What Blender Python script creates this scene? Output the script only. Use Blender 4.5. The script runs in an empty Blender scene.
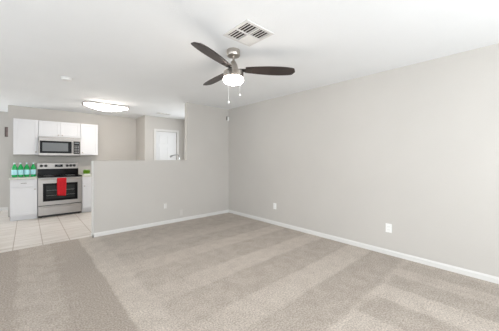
import bpy, bmesh, math, random
from mathutils import Vector, Matrix
PI = math.pi
random.seed(7)
SC = bpy.context.scene
COL = SC.collection

# ------------------------------------------------------------------ camera
# world axes: +X runs along the half wall, +Y into the kitchen, camera above the origin
cam_d = bpy.data.cameras.new('camera')
cam = bpy.data.objects.new('camera', cam_d)
COL.objects.link(cam)
cam.location = (0, 0, 1.267)
cam.rotation_euler = (PI/2, 0, -math.atan2(.6732, .7395))
cam_d.sensor_width = 36
cam_d.lens = 244.4/499*36
cam_d.shift_y = -6.6/499
cam_d.clip_start = .05
SC.camera = cam

# ------------------------------------------------------------------ world, lights, exposure
world = bpy.data.worlds.new('world'); SC.world = world
world.use_nodes = True
world.node_tree.nodes['Background'].inputs[0].default_value = (.85, .92, 1, 1)
world.node_tree.nodes['Background'].inputs[1].default_value = 1.0
SC.view_settings.view_transform = 'Standard'
SC.view_settings.look = 'None'
SC.view_settings.gamma = 1
SC.view_settings.use_curve_mapping = False
SC.view_settings.exposure = 0.60

def area(name, loc, target, sx, sy, power, col=(1, 1, 1)):
    d = bpy.data.lights.new(name, 'AREA'); d.shape = 'RECTANGLE'
    d.size = sx; d.size_y = sy; d.energy = power; d.color = col
    o = bpy.data.objects.new(name, d); COL.objects.link(o)
    o.location = loc
    o.rotation_euler = (Vector(target)-Vector(loc)).to_track_quat('-Z', 'Z').to_euler()
    return o
ZC = 2.44
# lamps inside unseen windows; the middle, dining and kitchen ones are added fill
area('window_fill_back', (.8, -1.62, 1.3), (.8, 1, 2.0), 4.2, 1.9, 86, (.93, .97, 1))  # stands in for an unseen window, tilted up to brighten the ceiling
area('window_fill_left', (-2.4, .2, 1.3), (1, .2, 2.0), 2.6, 1.9, 54, (.93, .97, 1))  # unseen window side, also aimed upward for a brighter ceiling
area('added_fill_middle', (-2.4, 3.4, 1.3), (0, 3.6, 2.5), 1.9, 1.8, 13, (.93, .97, 1))  # fill added to lift the left and far ceiling
area('added_fill_dining', (-2.4, 8.08, 1.2), (0, 8.08, 1.2), .85, 2.0, 34, (.95, .98, 1))  # fill added to brighten the far wall
area('added_fill_kitchen', (3.5, 5.75, 1.6), (0, 5.75, 1.6), 1.1, .9, 7.5, (.95, .98, 1))  # fill added for the bright door wall, no window in view

# ------------------------------------------------------------------ materials
def mat(name, col, rough=.6, metal=0, noise=0, nscale=8, bump=0, bscale=60, coat=0, emit=None, estr=0, trans=0, ior=1.45, stretch=None, alpha=None, spec=None):
    m = bpy.data.materials.new(name); m.use_nodes = True
    nt = m.node_tree; N = nt.nodes; L = nt.links
    b = N['Principled BSDF']
    b.inputs['Base Color'].default_value = (*col, 1)
    b.inputs['Roughness'].default_value = rough
    b.inputs['Metallic'].default_value = metal
    b.inputs['Coat Weight'].default_value = coat
    b.inputs['Transmission Weight'].default_value = trans
    b.inputs['IOR'].default_value = ior
    if spec is not None: b.inputs['Specular IOR Level'].default_value = spec
    if emit:
        b.inputs['Emission Color'].default_value = (*emit, 1)
        b.inputs['Emission Strength'].default_value = estr
    tc = N.new('ShaderNodeTexCoord')
    src = tc.outputs['Object']
    if stretch:
        mp = N.new('ShaderNodeMapping'); mp.inputs['Scale'].default_value = stretch
        L.new(src, mp.inputs['Vector']); src = mp.outputs[0]
    if noise:
        n = N.new('ShaderNodeTexNoise'); n.inputs['Scale'].default_value = nscale; n.inputs['Detail'].default_value = 4
        L.new(src, n.inputs['Vector'])
        r = N.new('ShaderNodeValToRGB')
        r.color_ramp.elements[0].position = .3; r.color_ramp.elements[1].position = .7
        r.color_ramp.elements[0].color = (*[c*(1-noise) for c in col], 1)
        r.color_ramp.elements[1].color = (*[min(1, c*(1+noise)) for c in col], 1)
        L.new(n.outputs['Fac'], r.inputs['Fac']); L.new(r.outputs['Color'], b.inputs['Base Color'])
    if bump:
        n2 = N.new('ShaderNodeTexNoise'); n2.inputs['Scale'].default_value = bscale; n2.inputs['Detail'].default_value = 3
        L.new(src, n2.inputs['Vector'])
        bp = N.new('ShaderNodeBump'); bp.inputs['Strength'].default_value = bump; bp.inputs['Distance'].default_value = .004
        L.new(n2.outputs['Fac'], bp.inputs['Height']); L.new(bp.outputs[0], b.inputs['Normal'])
    return m

M = dict(
    wall=mat('greige_wall_paint', (.545, .522, .49), .75, noise=.018, nscale=1.6, bump=.25, bscale=90),
    ceil=mat('white_ceiling_paint', (.865, .88, .89), .85, noise=.01, nscale=2, bump=.3, bscale=70),
    trim=mat('white_trim_paint', (.70, .69, .67), .4, noise=.01),
    door=mat('white_door_paint', (.76, .765, .77), .4, noise=.01),
    cab=mat('white_cabinet_paint', (.72, .725, .74), .38, noise=.01, nscale=3),
    counter=mat('pale_stone_worktop', (.62, .63, .56), .35, noise=.08, nscale=40),
    steel=mat('brushed_stainless_steel', (.36, .342, .325), .42, 1, noise=.06, nscale=6, stretch=(1, 1, 40)),
    nickel=mat('brushed_nickel', (.50, .46, .42), .3, 1, noise=.05, nscale=30),
    pull=mat('dark_nickel_pull', (.25, .24, .23), .35, .9, noise=.05, nscale=30),
    chrome=mat('chrome', (.6, .61, .62), .12, 1, noise=.02, nscale=30),
    blackglass=mat('black_glass', (.008, .008, .009), .22, 0, noise=.1, nscale=5, spec=.1),
    winglass=mat('oven_window_glass', (.02, .023, .023), .12, 0, noise=.2, nscale=5, spec=.4),
    greyscreen=mat('microwave_window_mesh', (.12, .13, .135), .35, 0, noise=.08, nscale=300),
    black=mat('black_plastic', (.02, .02, .02), .45, 0, noise=.1, nscale=30),
    grey=mat('grey_plastic', (.25, .25, .25), .45, 0, noise=.05, nscale=30),
    dark=mat('dark_gap', (.03, .03, .03), .8, 0, noise=.1, nscale=30),
    ventdark=mat('duct_interior', (.03, .02, .017), .9, 0, noise=.1, nscale=30),
    red=mat('red_terry_cloth', (.52, .012, .02), .95, noise=.2, nscale=60, bump=.6, bscale=300),
    plate=mat('white_outlet_plastic', (.85, .85, .83), .35, noise=.01),
    painted=mat('painted_cover_plate', (.60, .575, .545), .6, noise=.02),
    green=mat('green_bottle_glass', (.02, .48, .13), .1, 0, noise=.1, nscale=10, trans=.25, ior=1.45),
    label=mat('pale_blue_paper_label', (.45, .78, .86), .6, noise=.12, nscale=60),
    cap=mat('pale_bottle_cap', (.62, .72, .76), .35, .3, noise=.05, nscale=30),
    leaf=mat('grass_green', (.17, .38, .02), .6, noise=.35, nscale=50),
    pot=mat('white_ceramic', (.8, .8, .78), .3, noise=.02),
    walnut=mat('dark_walnut_blade', (.026, .017, .015), .42, noise=.3, nscale=9, stretch=(1, 12, 1), coat=.15),
    lamp=mat('lit_opal_glass', (.95, .92, .88), .3, emit=(1, .91, .82), estr=28, noise=.01),
    tube=mat('lit_acrylic_diffuser', (.95, .93, .9), .4, emit=(1, .91, .82), estr=20, noise=.01),
    rose=mat('warm_wood_rail', (.50, .38, .32), .4, .2, noise=.1, nscale=20),
    bronze=mat('dark_bronze_metal', (.05, .045, .04), .45, .6, noise=.1, nscale=20),
    brown=mat('brown_wood_frame', (.14, .11, .10), .5, noise=.2, nscale=20),
    taupe=mat('taupe_print', (.26, .20, .19), .6, noise=.2, nscale=12),
    smoke=mat('white_detector_plastic', (.80, .80, .79), .5, noise=.01),
    pir=mat('dark_sensor_lens', (.16, .15, .13), .4, noise=.05),
    glass=mat('window_glass', (1, 1, 1), 0, trans=1, ior=1.45, noise=.001),
)

def carpet():
    m = bpy.data.materials.new('beige_cut_pile_carpet'); m.use_nodes = True
    nt = m.node_tree; N = nt.nodes; L = nt.links; b = N['Principled BSDF']
    b.inputs['Roughness'].default_value = 1; b.inputs['Specular IOR Level'].default_value = .1
    b.inputs['Sheen Weight'].default_value = .15
    tc = N.new('ShaderNodeTexCoord'); P = tc.outputs['Object']
    def noise(s, d=3, dis=0):
        n = N.new('ShaderNodeTexNoise'); n.inputs['Scale'].default_value = s; n.inputs['Detail'].default_value = d
        n.inputs['Distortion'].default_value = dis
        L.new(P, n.inputs['Vector']); return n.outputs['Fac']
    def mth(op, a, c, clamp=False):
        n = N.new('ShaderNodeMath'); n.operation = op; n.use_clamp = clamp
        for i, v in enumerate((a, c)):
            if isinstance(v, (int, float)): n.inputs[i].default_value = v
            else: L.new(v, n.inputs[i])
        return n.outputs[0]
    sp = N.new('ShaderNodeSeparateXYZ'); L.new(P, sp.inputs[0])
    wob = mth('MULTIPLY', mth('SUBTRACT', noise(9, 2), .5), .035)
    wob2 = mth('MULTIPLY', mth('SUBTRACT', noise(1.3, 2), .5), .07)
    ws = mth('ADD', wob, wob2)
    U = mth('ADD', sp.outputs[0], ws); V = mth('ADD', sp.outputs[1], ws)
    def stripes(x, lo, hi, stops, soft=.02):
        # piecewise brightness along one axis: the pile laid by passes of the vacuum cleaner
        t = mth('DIVIDE', mth('SUBTRACT', x, lo), hi-lo, True)
        r = N.new('ShaderNodeValToRGB'); cr = r.color_ramp
        pts = [(0, stops[0][1])]
        for (p0, v0), (p1, v1) in zip(stops, stops[1:]):
            pts.append(((p1-soft-lo)/(hi-lo), v0)); pts.append(((p1+soft-lo)/(hi-lo), v1))
        cr.elements[0].position = 0; cr.elements[0].color = (pts[0][1],)*3+(1,)
        cr.elements[1].position = 1; cr.elements[1].color = (pts[-1][1],)*3+(1,)
        for p, v in pts[1:]:
            e = cr.elements.new(min(max(p, 0), 1)); e.color = (v, v, v, 1)
        L.new(t, r.inputs['Fac']); return r.outputs['Color']
    A = stripes(U, -2.5, .9, [(-2.5, .4), (-.75, .55), (-.42, .02), (-.08, .35), (.25, .10), (.36, .0), (.61, .62)])
    B = stripes(V, .5, 5, [(.5, .3), (1.36, .75), (1.68, .32), (2.12, .72), (2.42, .35), (2.86, .66), (3.15, .38), (3.55, .6), (3.85, .4), (4.2, .5)], .015)
    Cz = stripes(U, .6, 3.6, [(.6, .7), (1.3, .5), (1.6, .75), (2.04, .3), (2.40, .78), (2.69, .3), (2.98, .62), (3.2, .35), (3.42, .55)], .02)
    def gate(x, thr, w=.02): return mth('DIVIDE', mth('SUBTRACT', x, thr-w), 2*w, True)
    def mix(f, a, c):
        n = N.new('ShaderNodeMix'); n.data_type = 'FLOAT'
        L.new(f, n.inputs[0]); L.new(a, n.inputs[2]); L.new(c, n.inputs[3]); return n.outputs[0]
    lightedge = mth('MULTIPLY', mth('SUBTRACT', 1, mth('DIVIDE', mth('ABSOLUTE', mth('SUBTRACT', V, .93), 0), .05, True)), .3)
    B = mix(gate(U, 1.5, .7), mth('ADD', mth('MULTIPLY', mth('SUBTRACT', B, .5), .35), .5), B)
    B = mix(gate(U, .86, .03), mth('ADD', mth('MULTIPLY', B, 0), .72), B)
    BC = mix(gate(V, .93), Cz, B)
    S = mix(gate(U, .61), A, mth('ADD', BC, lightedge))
    blot = mth('MULTIPLY', mth('SUBTRACT', noise(7, 5, .4), .5), .9)
    S = mth('ADD', S, blot)
    S = mth('ADD', mth('MULTIPLY', mth('SUBTRACT', S, .5), 1.25), .5, True)
    r = N.new('ShaderNodeValToRGB')
    r.color_ramp.elements[0].color = (.475, .408, .345, 1); r.color_ramp.elements[1].color = (.70, .62, .54, 1)
    L.new(S, r.inputs['Fac'])
    fib = mth('ADD', mth('MULTIPLY', noise(75, 2), .55), mth('MULTIPLY', noise(170, 2), .45))
    fr = N.new('ShaderNodeValToRGB'); fr.color_ramp.elements[0].position = .38; fr.color_ramp.elements[1].position = .62
    fr.color_ramp.elements[0].color = (.52, .52, .52, 1); fr.color_ramp.elements[1].color = (1.0, 1.0, 1.0, 1)
    L.new(fib, fr.inputs['Fac'])
    mx = N.new('ShaderNodeMix'); mx.data_type = 'RGBA'; mx.blend_type = 'MULTIPLY'; mx.inputs[0].default_value = 1
    L.new(r.outputs['Color'], mx.inputs[6]); L.new(fr.outputs['Color'], mx.inputs[7])
    L.new(mx.outputs[2], b.inputs['Base Color'])
    bp = N.new('ShaderNodeBump'); bp.inputs['Strength'].default_value = .7; bp.inputs['Distance'].default_value = .006
    L.new(noise(260, 2), bp.inputs['Height']); L.new(bp.outputs[0], b.inputs['Normal'])
    return m
M['carpet'] = carpet()

def tile():
    m = bpy.data.materials.new('cream_ceramic_floor_tile'); m.use_nodes = True
    nt = m.node_tree; N = nt.nodes; L = nt.links; b = N['Principled BSDF']
    b.inputs['Roughness'].default_value = .4
    tc = N.new('ShaderNodeTexCoord')
    mp = N.new('ShaderNodeMapping'); mp.inputs['Location'].default_value = (.148+.323*20, -6.82+.33*40, 0)
    L.new(tc.outputs['Object'], mp.inputs['Vector'])
    br = N.new('ShaderNodeTexBrick'); br.offset = 0; br.squash = 1
    br.inputs['Scale'].default_value = 1; br.inputs['Brick Width'].default_value = .323; br.inputs['Row Height'].default_value = .66
    br.inputs['Mortar Size'].default_value = .006; br.inputs['Mortar Smooth'].default_value = .3; br.inputs['Bias'].default_value = 0
    br.inputs['Color1'].default_value = (.75, .71, .67, 1); br.inputs['Color2'].default_value = (.71, .67, .625, 1)
    br.inputs['Mortar'].default_value = (.43, .36, .30, 1)
    L.new(mp.outputs[0], br.inputs['Vector'])
    m2 = N.new('ShaderNodeMapping'); m2.inputs['Scale'].default_value = (2.2, 16, 1); L.new(tc.outputs['Object'], m2.inputs['Vector'])
    n = N.new('ShaderNodeTexNoise'); n.inputs['Scale'].default_value = 1; n.inputs['Detail'].default_value = 4; L.new(m2.outputs[0], n.inputs['Vector'])
    r = N.new('ShaderNodeValToRGB'); r.color_ramp.elements[0].position = .3; r.color_ramp.elements[1].position = .65
    r.color_ramp.elements[0].color = (.80, .78, .75, 1); r.color_ramp.elements[1].color = (1, 1, 1, 1); L.new(n.outputs['Fac'], r.inputs['Fac'])
    mx = N.new('ShaderNodeMix'); mx.data_type = 'RGBA'; mx.blend_type = 'MULTIPLY'; mx.inputs[0].default_value = 1
    L.new(br.outputs['Color'], mx.inputs[6]); L.new(r.outputs['Color'], mx.inputs[7]); L.new(mx.outputs[2], b.inputs['Base Color'])
    bp = N.new('ShaderNodeBump'); bp.inputs['Strength'].default_value = .3; bp.inputs['Distance'].default_value = .002; bp.invert = True
    L.new(br.outputs['Fac'], bp.inputs['Height']); L.new(bp.outputs[0], b.inputs['Normal'])
    return m
M['tile'] = tile()

# ------------------------------------------------------------------ mesh helpers
def new(): return bmesh.new()
def box(bm, x0, x1, y0, y1, z0, z1, bev=0):
    t = bmesh.new(); bmesh.ops.create_cube(t, size=1)
    for v in t.verts:
        v.co = Vector(((x0+x1)/2+v.co.x*(x1-x0), (y0+y1)/2+v.co.y*(y1-y0), (z0+z1)/2+v.co.z*(z1-z0)))
    if bev: bmesh.ops.bevel(t, geom=t.edges[:], offset=bev, segments=2, affect='EDGES', profile=.5)
    merge(bm, t)
def merge(bm, t, mtx=None):
    if mtx is not None: t.transform(mtx)
    me = bpy.data.meshes.new('tmp'); t.to_mesh(me); t.free(); bm.from_mesh(me); bpy.data.meshes.remove(me)
def tube(bm, pts, r, seg=12, caps=True):
    pts = [Vector(p) for p in pts]; rings = []
    rr = r if isinstance(r, (list, tuple)) else [r]*len(pts)
    n = None
    for i, p in enumerate(pts):
        d = (pts[min(i+1, len(pts)-1)]-pts[max(i-1, 0)]).normalized()
        if n is None: n = d.orthogonal().normalized()
        n = (n-d*n.dot(d)).normalized(); q = d.cross(n)
        rings.append([bm.verts.new(p+(n*math.cos(2*PI*k/seg)+q*math.sin(2*PI*k/seg))*rr[i]) for k in range(seg)])
    for a, b in zip(rings, rings[1:]):
        for k in range(seg): bm.faces.new((a[k], a[(k+1) % seg], b[(k+1) % seg], b[k]))
    if caps: bm.faces.new(rings[0][::-1]); bm.faces.new(rings[-1])
def lathe(bm, prof, c=(0, 0, 0), seg=32):
    rings = []
    for r, z in prof:
        if r < 1e-5: rings.append([bm.verts.new((c[0], c[1], c[2]+z))])
        else: rings.append([bm.verts.new((c[0]+r*math.cos(2*PI*k/seg), c[1]+r*math.sin(2*PI*k/seg), c[2]+z)) for k in range(seg)])
    for a, b in zip(rings, rings[1:]):
        for k in range(seg):
            k2 = (k+1) % seg
            if len(a) == 1 and len(b) == 1: continue
            if len(a) == 1: bm.faces.new((a[0], b[k2], b[k]))
            elif len(b) == 1: bm.faces.new((a[k], a[k2], b[0]))
            else: bm.faces.new((a[k], a[k2], b[k2], b[k]))
    for rg, rev in ((rings[0], True), (rings[-1], False)):
        if len(rg) > 1: bm.faces.new(rg[::-1] if rev else rg)
def prism(bm, poly, axis, a, b):
    # extrude a 2-D outline along an axis
    def p(u, v, t): return {'x': (t, u, v), 'y': (u, t, v), 'z': (u, v, t)}[axis]
    A = [bm.verts.new(p(u, v, a)) for u, v in poly]; B = [bm.verts.new(p(u, v, b)) for u, v in poly]
    bm.faces.new(A); bm.faces.new(B[::-1])
    for i in range(len(poly)):
        j = (i+1) % len(poly); bm.faces.new((A[i], A[j], B[j], B[i]))
def obj(name, bm, m, parent=None, smooth=False, origin=None, label=None):
    bmesh.ops.recalc_face_normals(bm, faces=bm.faces[:])
    me = bpy.data.meshes.new(name)
    if origin is not None: bm.transform(Matrix.Translation(-Vector(origin)))
    bm.to_mesh(me); bm.free()
    me.materials.append(M[m])
    if smooth:
        me.shade_auto_smooth(angle=math.radians(35)) if hasattr(me, 'shade_auto_smooth') else None
        for p in me.polygons: p.use_smooth = True
        try: me.set_sharp_from_angle(angle=math.radians(35))
        except Exception: pass
    o = bpy.data.objects.new(name, me); COL.objects.link(o)
    if origin is not None: o.location = origin
    if parent: o.parent = parent
    if label: o['label'] = label
    return o
def struct(name, bm, m, parent=None, **k):
    o = obj(name, bm, m, parent, **k)
    if not parent: o['kind'] = 'structure'
    return o
def thing(name, label, cat, loc=(0, 0, 0), group=None):
    o = bpy.data.objects.new(name, None); COL.objects.link(o); o.location = loc
    o.empty_display_size = .1
    return tag(o, label, cat, group)
def tag(o, label, cat, group=None):
    o['label'] = label; o['category'] = cat
    if group: o['group'] = group
    return o
def B(*boxes, bev=0):
    bm = new()
    for b in boxes: box(bm, *b, bev=bev)
    return bm

# ------------------------------------------------------------------ the room
XR = 3.54; YH = 4.62; YK = 7.46; YD = 6.74; YF = 8.6; XL = -2.5; YB = -1.7; T = .12
struct('floor', B((XL, XR, YB, YH+.08, -.05, 0)), 'carpet')
struct('floor_kitchen', B((XL, XR, YH+.08, YF, -.05, -.004)), 'tile')
struct('ceiling', B((XL-T, XR+T, YB-T, YF+T, ZC, ZC+.1)), 'ceil')

def wall_with_hole(axis, c0, c1, a0, a1, h0, h1, z0, z1):
    bm = new()
    def bb(p0, p1, q0, q1):
        if axis == 'y': box(bm, p0, p1, c0, c1, q0, q1)
        else: box(bm, c0, c1, p0, p1, q0, q1)
    bb(a0, h0, 0, ZC); bb(h1, a1, 0, ZC); bb(h0, h1, 0, z0); bb(h0, h1, z1, ZC)
    return bm
# right wall (solid along the living room; an added, unseen window at the kitchen end)
struct('wall_right', wall_with_hole('x', XR, XR+T, YB-T, YD+T, 5.15, 6.35, 1.1, 2.1), 'wall')
struct('wall_back', wall_with_hole('y', YB-T, YB, XL-T, XR, -1.7, 2.9, .35, 2.35), 'wall')
bm = new()
for a, b in ((YB, -1.1), (1.5, 2.4), (4.4, 7.65), (8.52, YF)): box(bm, XL-T, XL, a, b, 0, ZC)
box(bm, XL-T, XL, -1.1, 1.5, 0, .35); box(bm, XL-T, XL, -1.1, 1.5, 2.25, ZC)
box(bm, XL-T, XL, 2.4, 4.4, 0, .35); box(bm, XL-T, XL, 2.4, 4.4, 2.25, ZC)
box(bm, XL-T, XL, 7.65, 8.52, 0, .1); box(bm, XL-T, XL, 7.65, 8.52, 2.2, ZC)
struct('wall_left', bm, 'wall')
# partition between living room and kitchen: low half wall, full-height stub by the corner
prt = new()
prism(prt, [(.796, 0), (XR, 0), (XR, ZC), (2.46, ZC), (2.46, 1.235), (.796, 1.235)], 'y', YH, YH+T)
bmesh.ops.bevel(prt, geom=[e for e in prt.edges if (abs(e.verts[0].co.x-e.verts[1].co.x) < 1e-6 and e.verts[0].co.x < 3 and abs(e.verts[0].co.y-e.verts[1].co.y) < 1e-6)
    or (abs(e.verts[0].co.z-1.235) < 1e-6 and abs(e.verts[1].co.z-1.235) < 1e-6 and abs(e.verts[0].co.y-e.verts[1].co.y) < 1e-6)], offset=.012, segments=3, affect='EDGES', profile=.5)
struct('wall_partition', prt, 'wall')
struct('wall_kitchen', B((-.305, 2.46, YK, YK+T, 0, ZC)), 'wall')
struct('wall_kitchen_return', B((2.34, 2.46, YD, YK, 0, ZC)), 'wall')
DX0, DX1, DH = 2.64, 3.25, 2.04
bm = new()
box(bm, 2.46, DX0, YD, YD+T, 0, ZC); box(bm, DX1, XR, YD, YD+T, 0, ZC); box(bm, DX0, DX1, YD, YD+T, DH, ZC)
struct('wall_pantry', bm, 'wall')
struct('wall_far', B((XL, 1.2, YF, YF+T, 0, ZC)), 'wall')

# door in the kitchen wall
d = struct('door_1', B((DX0+.004, DX1-.004, YD+.03, YD+.065, .01, DH-.004)), 'door')
bm = new()
for x0, x1 in ((DX0+.10, DX0+.275), (DX1-.275, DX1-.10)):
    for z0, z1 in ((.25, .85), (1.0, 1.6), (1.7, 1.92)):
        box(bm, x0, x1, YD+.022, YD+.03, z0, z1, bev=.006)
obj('door_panel', bm, 'door', d)
bm = new(); lathe(bm, [(0, 0), (.028, .002), (.03, .006), (.012, .012), (.012, .035), (.026, .045), (.03, .06), (.02, .075), (0, .078)])
bm.transform(Matrix.Translation((DX0+.07, YD+.03, .96)) @ Matrix.Rotation(PI/2, 4, 'X'))
obj('door_knob', bm, 'nickel', d, smooth=True)
for z in (.25, 1.1, 1.78):
    bm = new(); tube(bm, [(DX1-.004, YD+.024, z-.045), (DX1-.004, YD+.024, z+.045)], .007, 8)
    obj('hinge', bm, 'nickel', d, smooth=True)
def casing(name, x0, x1, zt, y, w=.06, t=.016):
    bm = new()
    box(bm, x0-w, x0, y-t, y-.0005, 0, zt+w, bev=.004); box(bm, x1, x1+w, y-t, y-.0005, 0, zt+w, bev=.004); box(bm, x0, x1, y-t, y-.0005, zt, zt+w, bev=.004)
    return struct(name, bm, 'trim')
casing('trim_1', DX0, DX1, DH, YD)
struct('trim_2', B((.796-.011, .796-.0003, YH-.001, YH+T+.001, .067, 1.233), bev=.003), 'trim')

# baseboards, one profile
BH = .066; BT = .013
def bb_run(bm, p0, p1, nrm):
    p0 = Vector((*p0, 0)); p1 = Vector((*p1, 0)); n = Vector((*nrm, 0))
    prof = [(.0005, 0), (BT, 0), (BT, BH*.72), (BT*.55, BH*.9), (BT*.4, BH), (.0005, BH)]
    A = [bm.verts.new(p0+n*a+Vector((0, 0, z))) for a, z in prof]; Bv = [bm.verts.new(p1+n*a+Vector((0, 0, z))) for a, z in prof]
    bm.faces.new(A); bm.faces.new(Bv[::-1])
    for i in range(len(prof)):
        j = (i+1) % len(prof); bm.faces.new((A[i], A[j], Bv[j], Bv[i]))
bm = new(); bb_run(bm, (XR, YB), (XR, YH-BT), (-1, 0)); struct('baseboard_right', bm, 'trim')
bm = new(); bb_run(bm, (.796-BT, YH), (XR, YH), (0, -1)); bb_run(bm, (.796, YH-BT), (.796, YH+T), (-1, 0)); struct('baseboard_partition', bm, 'trim')
bm = new(); bb_run(bm, (XL, YF), (1.2, YF), (0, -1)); struct('baseboard_far', bm, 'trim')
bm = new(); bb_run(bm, (3.31, YD), (XR, YD), (0, -1)); bb_run(bm, (2.34, YD), (2.34, YK), (-1, 0)); bb_run(bm, (2.34, YD), (2.58, YD), (0, -1)); struct('baseboard_kitchen', bm, 'trim')

# unseen windows; dining, middle and kitchen ones added to go with their fill lamps
def window(name, axis, c, a0, a1, z0, z1, mull=2):
    bm = new(); f = .05
    def bb(b_, p0, p1, q0, q1, t=.03):
        if axis == 'y': box(b_, p0, p1, c-t, c+t, q0, q1)
        else: box(b_, c-t, c+t, p0, p1, q0, q1)
    bb(bm, a0, a0+f, z0, z1); bb(bm, a1-f, a1, z0, z1); bb(bm, a0+f, a1-f, z0, z0+f); bb(bm, a0+f, a1-f, z1-f, z1)
    for k in range(1, mull):
        x = a0+(a1-a0)*k/mull; bb(bm, x-f/2, x+f/2, z0+f, z1-f)
    w = struct(name, bm, 'trim')
    g = new(); bb(g, a0+f, a1-f, z0+f, z1-f, .004); obj('pane', g, 'glass', w)
window('unseen_window_1', 'y', YB-.06, -1.7, 2.9, .35, 2.35, 4)
window('unseen_window_2', 'x', XL-.06, -1.1, 1.5, .35, 2.25, 2)
window('added_window_3', 'x', XL-.06, 7.65, 8.52, .1, 2.2, 1)
window('added_window_5', 'x', XL-.06, 2.4, 4.4, .35, 2.25, 2)
window('added_window_4', 'x', XR+.06, 5.15, 6.35, 1.1, 2.1, 2)

# ------------------------------------------------------------------ kitchen cabinets
def shaker(parent, name, x0, x1, z0, z1, y, knob=None, pull=None):
    """a framed cabinet front whose face looks towards -Y; y is the carcass face"""
    bm = new(); t = .018; w = .05 if (z1-z0) > .2 else .025
    box(bm, x0, x0+w, y-t, y, z0, z1, bev=.002); box(bm, x1-w, x1, y-t, y, z0, z1, bev=.002)
    box(bm, x0+w, x1-w, y-t, y, z0, z0+w, bev=.002); box(bm, x0+w, x1-w, y-t, y, z1-w, z1, bev=.002)
    box(bm, x0+w-.004, x1-w+.004, y-t*.5, y-.001, z0+w-.004, z1-w+.004)
    d = obj(name, bm, 'cab', parent)
    if knob:
        k = new(); lathe(k, [(0, 0), (.006, 0), (.006, .012), (.014, .018), (.014, .024), (.008, .028), (0, .029)], seg=14)
        k.transform(Matrix.Translation((knob[0], y-t, knob[1])) @ Matrix.Rotation(PI/2, 4, 'X'))
        obj('knob', k, 'nickel', d, smooth=True)
    if pull:
        k = new(); cx, cz = pull
        tube(k, [(cx-.04, y-t, cz), (cx-.04, y-t-.018, cz), (cx-.03, y-t-.026, cz), (cx+.03, y-t-.026, cz), (cx+.04, y-t-.018, cz), (cx+.04, y-t, cz)], .006, 8)
        obj('handle', k, 'pull', d, smooth=True)
    return d
def carcass(parent, x0, x1, y0, y1, z0, z1):
    obj('body', B((x0, x1, y0, y1, z0, z1), bev=.002), 'cab', parent)
UY = 7.15
G = 'white wall cabinets above the range'
c = thing('wall_cabinet', 'tall white wall cabinet above the green bottles', 'cabinet', (0, 0, 0), G)
carcass(c, -.215, .184, UY, YK-.001, 1.36, 2.125); shaker(c, 'door', -.209, .178, 1.366, 2.119, UY, knob=(.145, 1.42))
c = thing('wall_cabinet', 'short wide white wall cabinet with two doors directly above the microwave', 'cabinet', (0, 0, 0), G)
carcass(c, .186, .953, UY, YK-.001, 1.765, 2.125)
shaker(c, 'door', .192, .567, 1.771, 2.119, UY, knob=(.535, 1.81)); shaker(c, 'door', .573, .947, 1.771, 2.119, UY, knob=(.605, 1.81))
c = thing('wall_cabinet', 'tall white wall cabinet to the right of the microwave, above the potted grass', 'cabinet', (0, 0, 0), G)
carcass(c, .955, 1.325, UY, YK-.001, 1.36, 2.125); shaker(c, 'door', .961, 1.319, 1.366, 2.119, UY, knob=(.995, 1.42))

CZ = .878
def base_cab(x0, x1, lab, pullx, y0=6.89, y1=YK-.001):
    c = thing('base_cabinet', lab, 'cabinet', (0, 0, 0), 'white base cabinets beside the range')
    carcass(c, x0, x1, y0, y1, .09, CZ-.036)
    obj('toe_kick', B((x0+.001, x1-.001, y0+.05, y0+.065, -.003, .09)), 'cab', c)
    shaker(c, 'drawer', x0+.008, x1-.008, .685, .832, y0, pull=(pullx, .765))
    shaker(c, 'door', x0+.008, x1-.008, .10, .675, y0, knob=(x1-.04 if x0 < .5 else x0+.04, .63))
base_cab(-.255, .165, 'white base cabinet left of the range, under the green bottles', -.05)
base_cab(.957, 1.43, 'white base cabinet right of the range, partly hidden by the half wall', 1.19)
tag(obj('worktop', B((-.268, .167, 6.86, YK-.001, CZ-.035, CZ), bev=.006), 'counter'), 'pale worktop left of the range, carrying the green bottles', 'worktop')
tag(obj('worktop', B((.955, 1.45, 6.86, YK-.001, CZ-.035, CZ), bev=.006), 'counter'), 'pale worktop right of the range, carrying the potted grass', 'worktop')

# ------------------------------------------------------------------ range
RX0, RX1, RF = .173, .949, 6.86
r = thing('range', 'stainless steel freestanding electric range with black glass top', 'stove', (0, 0, 0))
obj('body', B((RX0, RX1, RF+.03, 7.455, .035, .862)), 'steel', r)
for x in (RX0+.05, RX1-.05):
    for y in (RF+.08, 7.38):
        bm = new(); lathe(bm, [(.02, -.004), (.02, .01), (.012, .035)], (x, y, 0), 12); obj('foot', bm, 'black', r)
obj('toe_panel', B((RX0+.005, RX1-.005, RF+.015, RF+.03, .012, .045)), 'black', r)
obj('cooktop', B((RX0-.003, RX1+.003, RF-.03, 7.39, .862, .888), bev=.006), 'blackglass', r)
for x, y, rad in ((.36, 7.03, .10), (.76, 7.03, .085), (.36, 7.26, .075), (.76, 7.26, .10)):
    bm = new(); lathe(bm, [(rad, 0), (rad, .0012), (rad-.006, .0012), (rad-.006, 0)], (x, y, .888), 28)
    obj('burner', bm, 'grey', r)
bm = new(); prism(bm, [(7.395, .862), (7.455, .862), (7.455, 1.165), (7.43, 1.175), (7.405, 1.165)], 'x', RX0, RX1)
bg = obj('backguard', bm, 'steel', r)
obj('splash_panel', B((RX0+.004, RX1-.004, 7.384, 7.396, .889, 1.035)), 'blackglass', bg)
obj('display', B((.487, .64, 7.396, 7.402, 1.075, 1.135), bev=.002), 'blackglass', bg)
obj('display_window', B((.535, .592, 7.3945, 7.3965, 1.105, 1.128)), 'greyscreen', bg)
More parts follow.
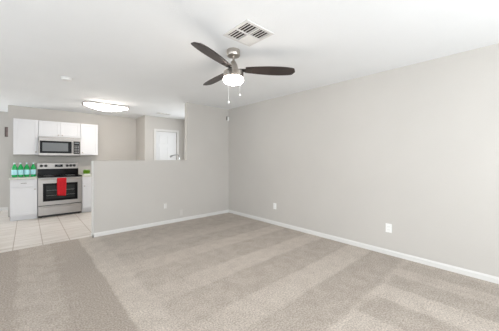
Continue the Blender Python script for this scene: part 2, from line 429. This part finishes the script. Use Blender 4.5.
for x in (.245, .325, .725, .795, .865):
    bm = new(); lathe(bm, [(0, 0), (.031, 0), (.031, .006), (.026, .008), (.024, .03), (0, .031)], seg=20); box(bm, -.003, .003, -.019, .019, .03, .036)
    bm.transform(Matrix.Translation((x, 7.400, 1.105)) @ Matrix.Rotation(PI/2, 4, 'X'))
    obj('knob', bm, 'black', bg, smooth=True)
bm = new()
WX0, WX1, WZ0, WZ1 = .252, .868, .345, .735
for b_ in ((RX0, WX0, .262, .852), (WX1, RX1, .262, .852), (WX0, WX1, .262, WZ0), (WX0, WX1, WZ1, .852)):
    box(bm, b_[0], b_[1], RF, RF+.03, b_[2], b_[3])
od = obj('oven_door', bm, 'steel', r)
obj('oven_window', B((WX0, WX1, RF+.004, RF+.014, WZ0, WZ1)), 'blackglass', od)
obj('window_centre', B((WX0+.055, WX1-.055, RF+.002, RF+.004, WZ0+.05, WZ1-.05)), 'winglass', od)
bm = new()
for z in (.47, .58):
    tube(bm, [(WX0+.06, RF+.001, z), (WX1-.06, RF+.001, z)], .0025, 6)
obj('rack', bm, 'grey', od)
bm = new(); tube(bm, [(RX0+.05, RF, .828), (RX0+.05, RF-.035, .828)], .008, 10); tube(bm, [(RX1-.05, RF, .828), (RX1-.05, RF-.035, .828)], .008, 10)
tube(bm, [(RX0+.03, RF-.042, .828), (RX1-.03, RF-.042, .828)], .0115, 14)
obj('handle', bm, 'steel', od, smooth=True)
dr = obj('drawer', B((RX0, RX1, RF, RF+.03, .048, .248), bev=.003), 'steel', r)
bm = new(); tube(bm, [(RX0+.06, RF-.002, .215), (RX0+.09, RF-.012, .222), (RX1-.09, RF-.012, .222), (RX1-.06, RF-.002, .215)], .007, 8)
obj('handle', bm, 'steel', dr, smooth=True)
obj('gap_strip', B((RX0+.003, RX1-.003, RF+.012, RF+.028, .248, .262)), 'black', r)

# red towel folded over the oven handle
bm = new(); nx, ny = 14, 24
prof = []
hy, hz, hr = RF-.042, .828, .0165
prof += [(hy+hr+.002, .62+(hz-.62)*k/6) for k in range(6)]
prof += [(hy+hr*math.cos(a), hz+hr*math.sin(a)) for a in [PI*k/8 for k in range(9)]]
prof += [(hy-hr-.002*math.sin(k), hz-(hz-.462)*k/10) for k in range(1, 11)]
grid = []
for i in range(nx+1):
    u = i/nx; row = []
    for j, (y, z) in enumerate(prof):
        w = .004*math.sin(u*9+.4)*(max(0, (hz-z))/.35) if j > 12 else 0
        x = .487+(.168-.012*max(0, hz-z)/.35)*u
        zz = z-(.012*u if j > 14 else 0)*(hz-z)/.35
        row.append(bm.verts.new((x, y-abs(w), zz)))
    grid.append(row)
for i in range(nx):
    for j in range(len(prof)-1): bm.faces.new((grid[i][j], grid[i+1][j], grid[i+1][j+1], grid[i][j+1]))
tw = obj('dish_towel', bm, 'red', smooth=True)
md = tw.modifiers.new('thick', 'SOLIDIFY'); md.thickness = .004; md.offset = 1
tag(tw, 'red dish towel folded over the oven door handle', 'towel')

# ------------------------------------------------------------------ microwave
MY = 7.06; MZ0, MZ1 = 1.345, 1.762
MW = thing('microwave', 'stainless steel over-the-range microwave with black window and control panel', 'microwave')
obj('body', B((.187, .952, MY+.03, YK-.001, MZ0, MZ1)), 'steel', MW)
obj('underside', B((.19, .949, MY+.01, YK-.02, MZ0-.012, MZ0)), 'black', MW)
obj('top_vent', B((.187, .952, MY+.002, MY+.03, 1.695, MZ1), bev=.003), 'steel', MW)
bm = new()
for k in range(3): box(bm, .21, .93, MY, MY+.003, 1.712+k*.014, 1.716+k*.014)
obj('vent_slots', bm, 'grey', MW)
bm = new()
for b_ in ((.187, .205, 1.36, 1.692), (.205, .80, 1.36, 1.395), (.205, .80, 1.672, 1.692), (.775, .80, 1.395, 1.672)): box(bm, b_[0], b_[1], MY, MY+.03, b_[2], b_[3])
mdr = obj('door', bm, 'steel', MW)
obj('window_frame', B((.205, .775, MY+.003, MY+.02, 1.395, 1.672)), 'blackglass', mdr)
obj('window', B((.25, .71, MY+.001, MY+.003, 1.44, 1.63)), 'greyscreen', mdr)
bm = new(); tube(bm, [(.788, MY, 1.41), (.788, MY-.03, 1.42), (.788, MY-.03, 1.65), (.788, MY, 1.66)], .009, 10)
obj('handle', bm, 'steel', mdr, smooth=True)
obj('panel_frame', B((.802, .952, MY, MY+.03, 1.36, 1.692), bev=.002), 'steel', MW)
cp = obj('control_panel', B((.812, .934, MY-.003, MY, 1.385, 1.678)), 'blackglass', MW)
obj('display', B((.83, .918, MY-.0045, MY-.003, 1.62, 1.655)), 'greyscreen', cp)
bm = new()
for i in range(3):
    for j in range(5): box(bm, .831+i*.032, .852+i*.032, MY-.0045, MY-.003, 1.41+j*.038, 1.43+j*.038)
obj('buttons', bm, 'grey', cp)

# ------------------------------------------------------------------ bottles and plant
labs = ['leftmost of the four green bottles, at the open end of the worktop', 'second from left of the four green bottles on the worktop',
        'third from left of the four green bottles on the worktop', 'rightmost of the four green bottles, next to the range']
for (x, lab) in zip((-.197, -.101, -.003, .102), labs):
    y = 7.2
    t = thing('bottle', lab, 'bottle', (x, y, CZ), 'green bottles on the worktop')
    bm = new(); lathe(bm, [(0, .004), (.033, 0), (.043, .006), (.045, .02), (.045, .18), (.043, .20), (.034, .228), (.022, .25), (.0165, .265), (.0155, .288)], (0, 0, 0), 24)
    obj('glass_body', bm, 'green', t, smooth=True)
    bm = new(); lathe(bm, [(.0456, .05), (.0465, .052), (.0465, .155), (.0456, .157)], (0, 0, 0), 24)
    obj('paper_label', bm, 'label', t, smooth=True)
    bm = new(); lathe(bm, [(.0165, .276), (.0175, .28), (.0175, .305), (.014, .309), (0, .309)], (0, 0, 0), 16)
    obj('cap', bm, 'cap', t, smooth=True)
t = thing('potted_grass', 'bright green grass in a small white pot on the right worktop', 'plant', (1.09, 7.17, CZ))
bm = new(); prism(bm, [(-.06, 0), (.06, 0), (.064, .022), (-.064, .022)], 'y', -.035, .035)
obj('pot', bm, 'pot', t)
bm = new()
for k in range(420):
    x = random.uniform(-.062, .062); y = random.uniform(-.033, .033); h = random.uniform(.06, .125); a = random.uniform(0, PI)
    lx, ly = random.uniform(-.018, .018), random.uniform(-.015, .015); w = .0035
    dx, dy = w*math.cos(a), w*math.sin(a)
    v = [bm.verts.new(p) for p in ((x-dx, y-dy, .018), (x+dx, y+dy, .018), (x+lx*.5+dx*.8, y+ly*.5+dy*.8, .015+h*.6), (x+lx, y+ly, .015+h), (x+lx*.5-dx*.8, y+ly*.5-dy*.8, .015+h*.6))]
    bm.faces.new(v)
g = obj('grass', bm, 'leaf', t); g['kind'] = 'stuff'

# sink counter behind the half wall, only its faucet shows above it
SY0, SY1 = YH+T+.002, 5.36
t = thing('sink_cabinet', 'white sink cabinet run standing behind the half wall', 'cabinet')
obj('body', B((1.1, 3.3, SY0, SY1-.03, .09, CZ-.036)), 'cab', t)
obj('toe_kick', B((1.1, 3.3, SY0, SY1-.09, -.003, .09)), 'cab', t)
bm = new()
for b_ in ((1.08, 2.1, SY0, SY1), (2.8, 3.32, SY0, SY1), (2.1, 2.8, SY0, 4.86), (2.1, 2.8, 5.28, SY1)): box(bm, b_[0], b_[1], b_[2], b_[3], CZ-.035, CZ)
tag(obj('worktop', bm, 'counter'), 'pale worktop behind the half wall, under the gooseneck faucet', 'worktop')
bm = new()
for b_ in ((2.1, 2.112, 4.86, 5.28), (2.788, 2.8, 4.86, 5.28), (2.112, 2.788, 4.86, 4.872), (2.112, 2.788, 5.268, 5.28)): box(bm, b_[0], b_[1], b_[2], b_[3], CZ-.035, CZ+.001)
tag(obj('sink', bm, 'steel'), 'stainless sink rim set in the worktop behind the half wall', 'sink')
t = thing('faucet', 'chrome gooseneck faucet rising just above the half wall', 'faucet', (2.376, 4.80, CZ))
def lp(u, z): return (u, 0, z)
bm = new(); lathe(bm, [(.028, 0), (.028, .008), (.018, .014), (.016, .06), (.013, .065)], (0, 0, 0), 20); obj('base', bm, 'chrome', t, smooth=True)
arc = [lp(0, .06), lp(0, .40)]+[lp(-.05+.05*math.cos(a), .40+.072*math.sin(a)) for a in [PI/2*k/6 for k in range(1, 7)]]+[lp(-.12, .468), lp(-.15, .458)]
bm = new(); tube(bm, arc, .0115, 12); obj('spout', bm, 'chrome', t, smooth=True)
bm = new(); tube(bm, [lp(-.145, .461), lp(-.175, .450), lp(-.205, .43)], [.013, .019, .017], 14); obj('spray_head', bm, 'chrome', t, smooth=True)
bm = new(); tube(bm, [(.015, 0, .05), (.03, 0, .055), (.075, 0, .085)], [.007, .006, .005], 8); obj('handle', bm, 'chrome', t, smooth=True)

# ------------------------------------------------------------------ ceiling fan
FX, FY = 1.65, 2.07; BZ = 2.232
t = thing('ceiling_fan', 'three-blade ceiling fan with dark walnut blades and lit round glass lamp', 'ceiling fan', (FX, FY, ZC))
def z_(z): return z-ZC
bm = new(); lathe(bm, [(.070, 0), (.072, -.004), (.072, -.055), (.066, -.064), (.03, -.068), (.0, -.068)], seg=36)
obj('canopy', bm, 'nickel', t, smooth=True)
bm = new(); tube(bm, [(0, 0, -.06), (0, 0, -.16)], .0125, 16); lathe(bm, [(.022, -.12), (.03, -.13), (.032, -.155), (.03, -.16)], seg=20)
obj('downrod', bm, 'nickel', t, smooth=True)
bm = new(); lathe(bm, [(.026, -.135), (.034, -.142), (.044, -.165), (.050, -.195), (.056, -.212), (.082, -.220), (.100, -.228), (.107, -.242), (.111, -.296), (.104, -.301), (0, -.301)], seg=40)
obj('motor_housing', bm, 'nickel', t, smooth=True)
bm = new(); lathe(bm, [(0, -.297), (.098, -.3005), (.107, -.306), (.109, -.318), (.106, -.334), (.093, -.350), (.07, -.360), (.04, -.366), (0, -.368)], seg=40)
obj('lamp_shade', bm, 'lamp', t, smooth=True, label='lit round opal glass bowl')
R0, R1 = .13, .68
TH = [83+120*k for k in range(3)]
for th in TH:
    bm = new(); n = 26; top = []; bot = []
    half = []
    for k in range(n+1):
        s = k/n; x = R0+(R1-R0)*s
        w = .048+.032*math.sin(min(1, s/.62)*PI/2) if s < .62 else .080*math.cos((s-.62)/.38*PI/2*.52)
        if s > .93: w *= math.sqrt(max(.0, 1-((s-.93)/.07)**2))*.94+.06
        half.append((x, w))
    out = [(x, w) for x, w in half]+[(x, -w) for x, w in reversed(half)]
    A = [bm.verts.new((x, y, .004)) for x, y in out]; C_ = [bm.verts.new((x, y, -.004)) for x, y in out]
    N2 = len(out)
    for k in range(n):
        bm.faces.new((A[k], A[k+1], A[N2-2-k], A[N2-1-k])); bm.faces.new((C_[N2-1-k], C_[N2-2-k], C_[k+1], C_[k]))
    for k in range(N2):
        j = (k+1) % N2; bm.faces.new((A[k], C_[k], C_[j], A[j]))
    bl = obj('blade', bm, 'walnut', t)
    bl.rotation_euler = (math.radians(PITCH), 0, math.radians(th)) if False else (Matrix.Rotation(math.radians(th), 4, 'Z') @ Matrix.Rotation(math.radians(-13), 4, 'X')).to_euler()
    bl.location = (0, 0, z_(BZ))
    bm = new(); box(bm, .06, .11, -.022, .022, -.006, .0, bev=.002); box(bm, .10, .20, -.030, .030, -.010, -.0045, bev=.002)
    for sx, sy in ((.15, -.018), (.15, .018), (.18, 0)): lathe(bm, [(0, -.013), (.005, -.012), (.006, -.010)], (sx, sy, 0), 8)
    obj('bracket', bm, 'bronze', bl)
camr = Vector((.7395, -.6732, 0)); camf = Vector((.6732, .7395, 0))
for off, zb, lab in ((-.036, 1.845, 'longer pull chain with white ball end'), (.066, 1.925, 'shorter pull chain with white ball end')):
    p = camr*off+camf*.135*(-.2)
    d_ = camr*(off)+camf*(-.118 if off < 0 else -.105)
    bm = new()
    tube(bm, [(d_.x, d_.y, -.25), (d_.x*1.12, d_.y*1.12, -.262), (d_.x*1.13, d_.y*1.13, -.29), (d_.x*1.13, d_.y*1.13, z_(zb)+.01)], .0014, 6)
    ch = obj('pull_chain', bm, 'plate', t, label=lab)
    bm = new(); bmesh.ops.create_uvsphere(bm, u_segments=14, v_segments=10, radius=.0115)
    bm.transform(Matrix.Translation((d_.x*1.13, d_.y*1.13, z_(zb))))
    obj('chain_ball', bm, 'plate', ch, smooth=True)

# ------------------------------------------------------------------ ceiling registers, detector, lamp
t = thing('ceiling_vent', 'large white square ceiling vent with louvres beside the ceiling fan', 'vent', (0, 0, 0))
vx0, vx1, vy0, vy1 = 1.365, 1.705, 1.53, 1.875
bm = new(); f = .03
for b_ in ((vx0, vx0+f, vy0, vy1), (vx1-f, vx1, vy0, vy1), (vx0+f, vx1-f, vy0, vy0+f), (vx0+f, vx1-f, vy1-f, vy1)):
    box(bm, *b_, ZC-.010, ZC, bev=.003)
mx_, my_ = (vx0+vx1)/2, (vy0+vy1)/2
box(bm, mx_-.007, mx_+.007, vy0+f, vy1-f, ZC-.012, ZC-.001); box(bm, vx0+f, vx1-f, my_-.006, my_+.006, ZC-.0125, ZC-.001)
obj('frame', bm, 'trim', t)
obj('duct_opening', B((vx0+f, vx1-f, vy0+f, vy1-f, ZC-.0009, ZC-.0001)), 'ventdark', t)
def louvres(x0, x1, y0, y1, n, ang, along='y', wl=.009):
    bm = new()
    for k in range(n):
        b_ = new()
        if along == 'y':
            cx = x0+(x1-x0)*(k+.5)/n; box(b_, -wl, wl, y0, y1, -.0005, .0005)
            merge(bm, b_, Matrix.Translation((cx, 0, ZC-.008)) @ Matrix.Rotation(ang, 4, 'Y'))
        else:
            cy = y0+(y1-y0)*(k+.5)/n; box(b_, x0, x1, -wl, wl, -.0005, .0005)
            merge(bm, b_, Matrix.Translation((0, cy, ZC-.008)) @ Matrix.Rotation(ang, 4, 'X'))
    return bm
q = [(vx0+f+.002, mx_-.008, vy0+f+.002, my_-.007), (vx0+f+.002, mx_-.008, my_+.007, vy1-f-.002), (mx_+.008, vx1-f-.002, vy0+f+.002, my_-.007), (mx_+.008, vx1-f-.002, my_+.007, vy1-f-.002)]
for k, qq in enumerate(q):
    ang = -.65 if k < 2 else .65
    if k == 2: obj('louvre', louvres(*qq, 4, -.12, 'y', .006), 'trim', t)
    elif k == 3: obj('louvre', louvres(*qq, 7, .35, 'y', .0105), 'trim', t)
    else: obj('louvre', louvres(*qq, 4, -.12, 'y', .006), 'trim', t)
t = thing('ceiling_vent', 'small white ceiling vent in front of the white door', 'vent', (0, 0, 0))
bm = new(); a0, a1, b0, b1 = 2.46, 2.80, 6.12, 6.26; f = .018
for b_ in ((a0, a0+f, b0, b1), (a1-f, a1, b0, b1), (a0+f, a1-f, b0, b0+f), (a0+f, a1-f, b1-f, b1)): box(bm, *b_, ZC-.008, ZC, bev=.002)
box(bm, (a0+a1)/2-.01, (a0+a1)/2+.01, b0+f, b1-f, ZC-.008, ZC)
obj('frame', bm, 'trim', t)
obj('duct_opening', B((a0+f, a1-f, b0+f, b1-f, ZC-.0009, ZC-.0001)), 'ventdark', t)
obj('louvre', louvres(a0+f, a1-f, b0+f, b1-f, 4, -.1, 'x', .006), 'trim', t)

t = thing('smoke_detector', 'round white smoke detector on the ceiling', 'smoke detector', (.425, 4.40, ZC))
bm = new(); lathe(bm, [(.072, 0), (.072, -.008), (.066, -.012), (0, -.012)], seg=32); obj('base', bm, 'smoke', t, smooth=True)
bm = new(); lathe(bm, [(.062, -.012), (.064, -.018), (.058, -.034), (.035, -.040), (0, -.041)], seg=32); obj('cover', bm, 'smoke', t, smooth=True)

# kitchen ceiling fixture: long pan, bowed acrylic diffuser, rails
lx0, lx1, ly0, ly1 = .845, 1.68, 5.83, 6.10
t = thing('kitchen_ceiling_light', 'long lit kitchen ceiling light with bowed white diffuser', 'ceiling light', ((lx0+lx1)/2, (ly0+ly1)/2, ZC))
w2, d2 = (lx1-lx0)/2, (ly1-ly0)/2
obj('pan', B((-w2, w2, -d2, d2, -.035, 0), bev=.004), 'trim', t)
bm = new(); n = 24; mm = 10; g = []
for i in range(n+1):
    u = -1+2*i/n; row = []
    for j in range(mm+1):
        a = PI*j/mm; dep = .020+.085*(1-u*u)
        row.append(bm.verts.new((u*(w2-.02), -math.cos(a)*(d2*(.55+.4*math.sqrt(max(0, 1-u*u)))), -.038-dep*math.sin(a)**.7)))
    g.append(row)
for i in range(n):
    for j in range(mm): bm.faces.new((g[i][j], g[i+1][j], g[i+1][j+1], g[i][j+1]))
bm.faces.new(g[0][::-1]); bm.faces.new(g[-1])
for i in range(n): bm.faces.new((g[i][0], g[i][mm], g[i+1][mm], g[i+1][0]))
obj('diffuser', bm, 'tube', t, smooth=True)
for y in (-d2-.006, d2+.006):
    bm = new(); box(bm, -w2, w2, y-.006, y+.006, -.038, -.028, bev=.002); obj('rail', bm, 'rose', t)
for x in (-w2-.004, w2+.004):
    bm = new(); box(bm, x-.010, x+.010, -.07, .07, -.075, -.012, bev=.004); obj('end_cap', bm, 'nickel', t)

# ------------------------------------------------------------------ wall fittings
def outlet(lab, loc, rz, name='wall_outlet', m='plate', duplex=True, group=None):
    """plate lies against the wall; its face looks towards local -Y"""
    t = thing(name, lab, 'outlet', loc, group); t.rotation_euler = (0, 0, rz)
    obj('cover_plate', B((-.037, .037, -.006, -.0003, -.058, .058), bev=.002), m, t)
    if duplex:
        for z in (-.021, .021):
            rc = obj('receptacle', B((-.017, .017, -.0085, -.006, z-.014, z+.014), bev=.001), m, t)
            obj('slots', B((-.009, -.006, -.0090, -.0085, z-.005, z+.006), (.006, .009, -.0090, -.0085, z-.005, z+.006)), 'grey', rc)
    return t
outlet('white wall outlet low on the right wall, the nearer of the two', (XR, 1.151, .352), -PI/2)
outlet('white wall outlet low on the right wall near the room corner', (XR, 3.157, .356), -PI/2)
t = outlet('small wall outlet with two white upright strips low on the half wall', (1.984, YH, .352), 0, m='painted', duplex=False)
for x in (-.012, .014):
    obj('rocker', B((x-.006, x+.006, -.012, -.006, -.042, .042), bev=.001), 'plate', t)
t = outlet('wall-coloured blank cover plate near the baseboard of the half wall', (2.319, YH, .175), 0, name='blank_plate', m='painted', duplex=False)
t['category'] = 'cover plate'
for z in (-.042, .042):
    bm = new(); lathe(bm, [(0, 0), (.0035, .0), (.003, .0015), (0, .002)], seg=10); bm.transform(Matrix.Translation((0, -.006, z)) @ Matrix.Rotation(PI/2, 4, 'X')); obj('screw', bm, 'painted', t)

t = thing('motion_sensor', 'small white motion sensor high in the corner of the wall', 'sensor', (3.49, YH, 2.22))
obj('housing', B((-.012, .030, -.045, -.0005, -.055, .03), bev=.006), 'plate', t)
obj('lens', B((-.026, -.012, -.035, -.004, -.045, .045), bev=.004), 'pir', t)

t = thing('wall_picture', 'small brown framed picture at the edge of the far left wall', 'picture', (-.34, YF, 1.94))
bm = new()
for b_ in ((-.07, -.055, -.12, .12), (.055, .07, -.12, .12), (-.055, .055, -.12, -.105), (-.055, .055, .105, .12)): box(bm, b_[0], b_[1], -.02, -.0005, b_[2], b_[3], bev=.001)
obj('frame', bm, 'brown', t); obj('print', B((-.055, .055, -.012, -.0005, -.105, .105)), 'taupe', t)
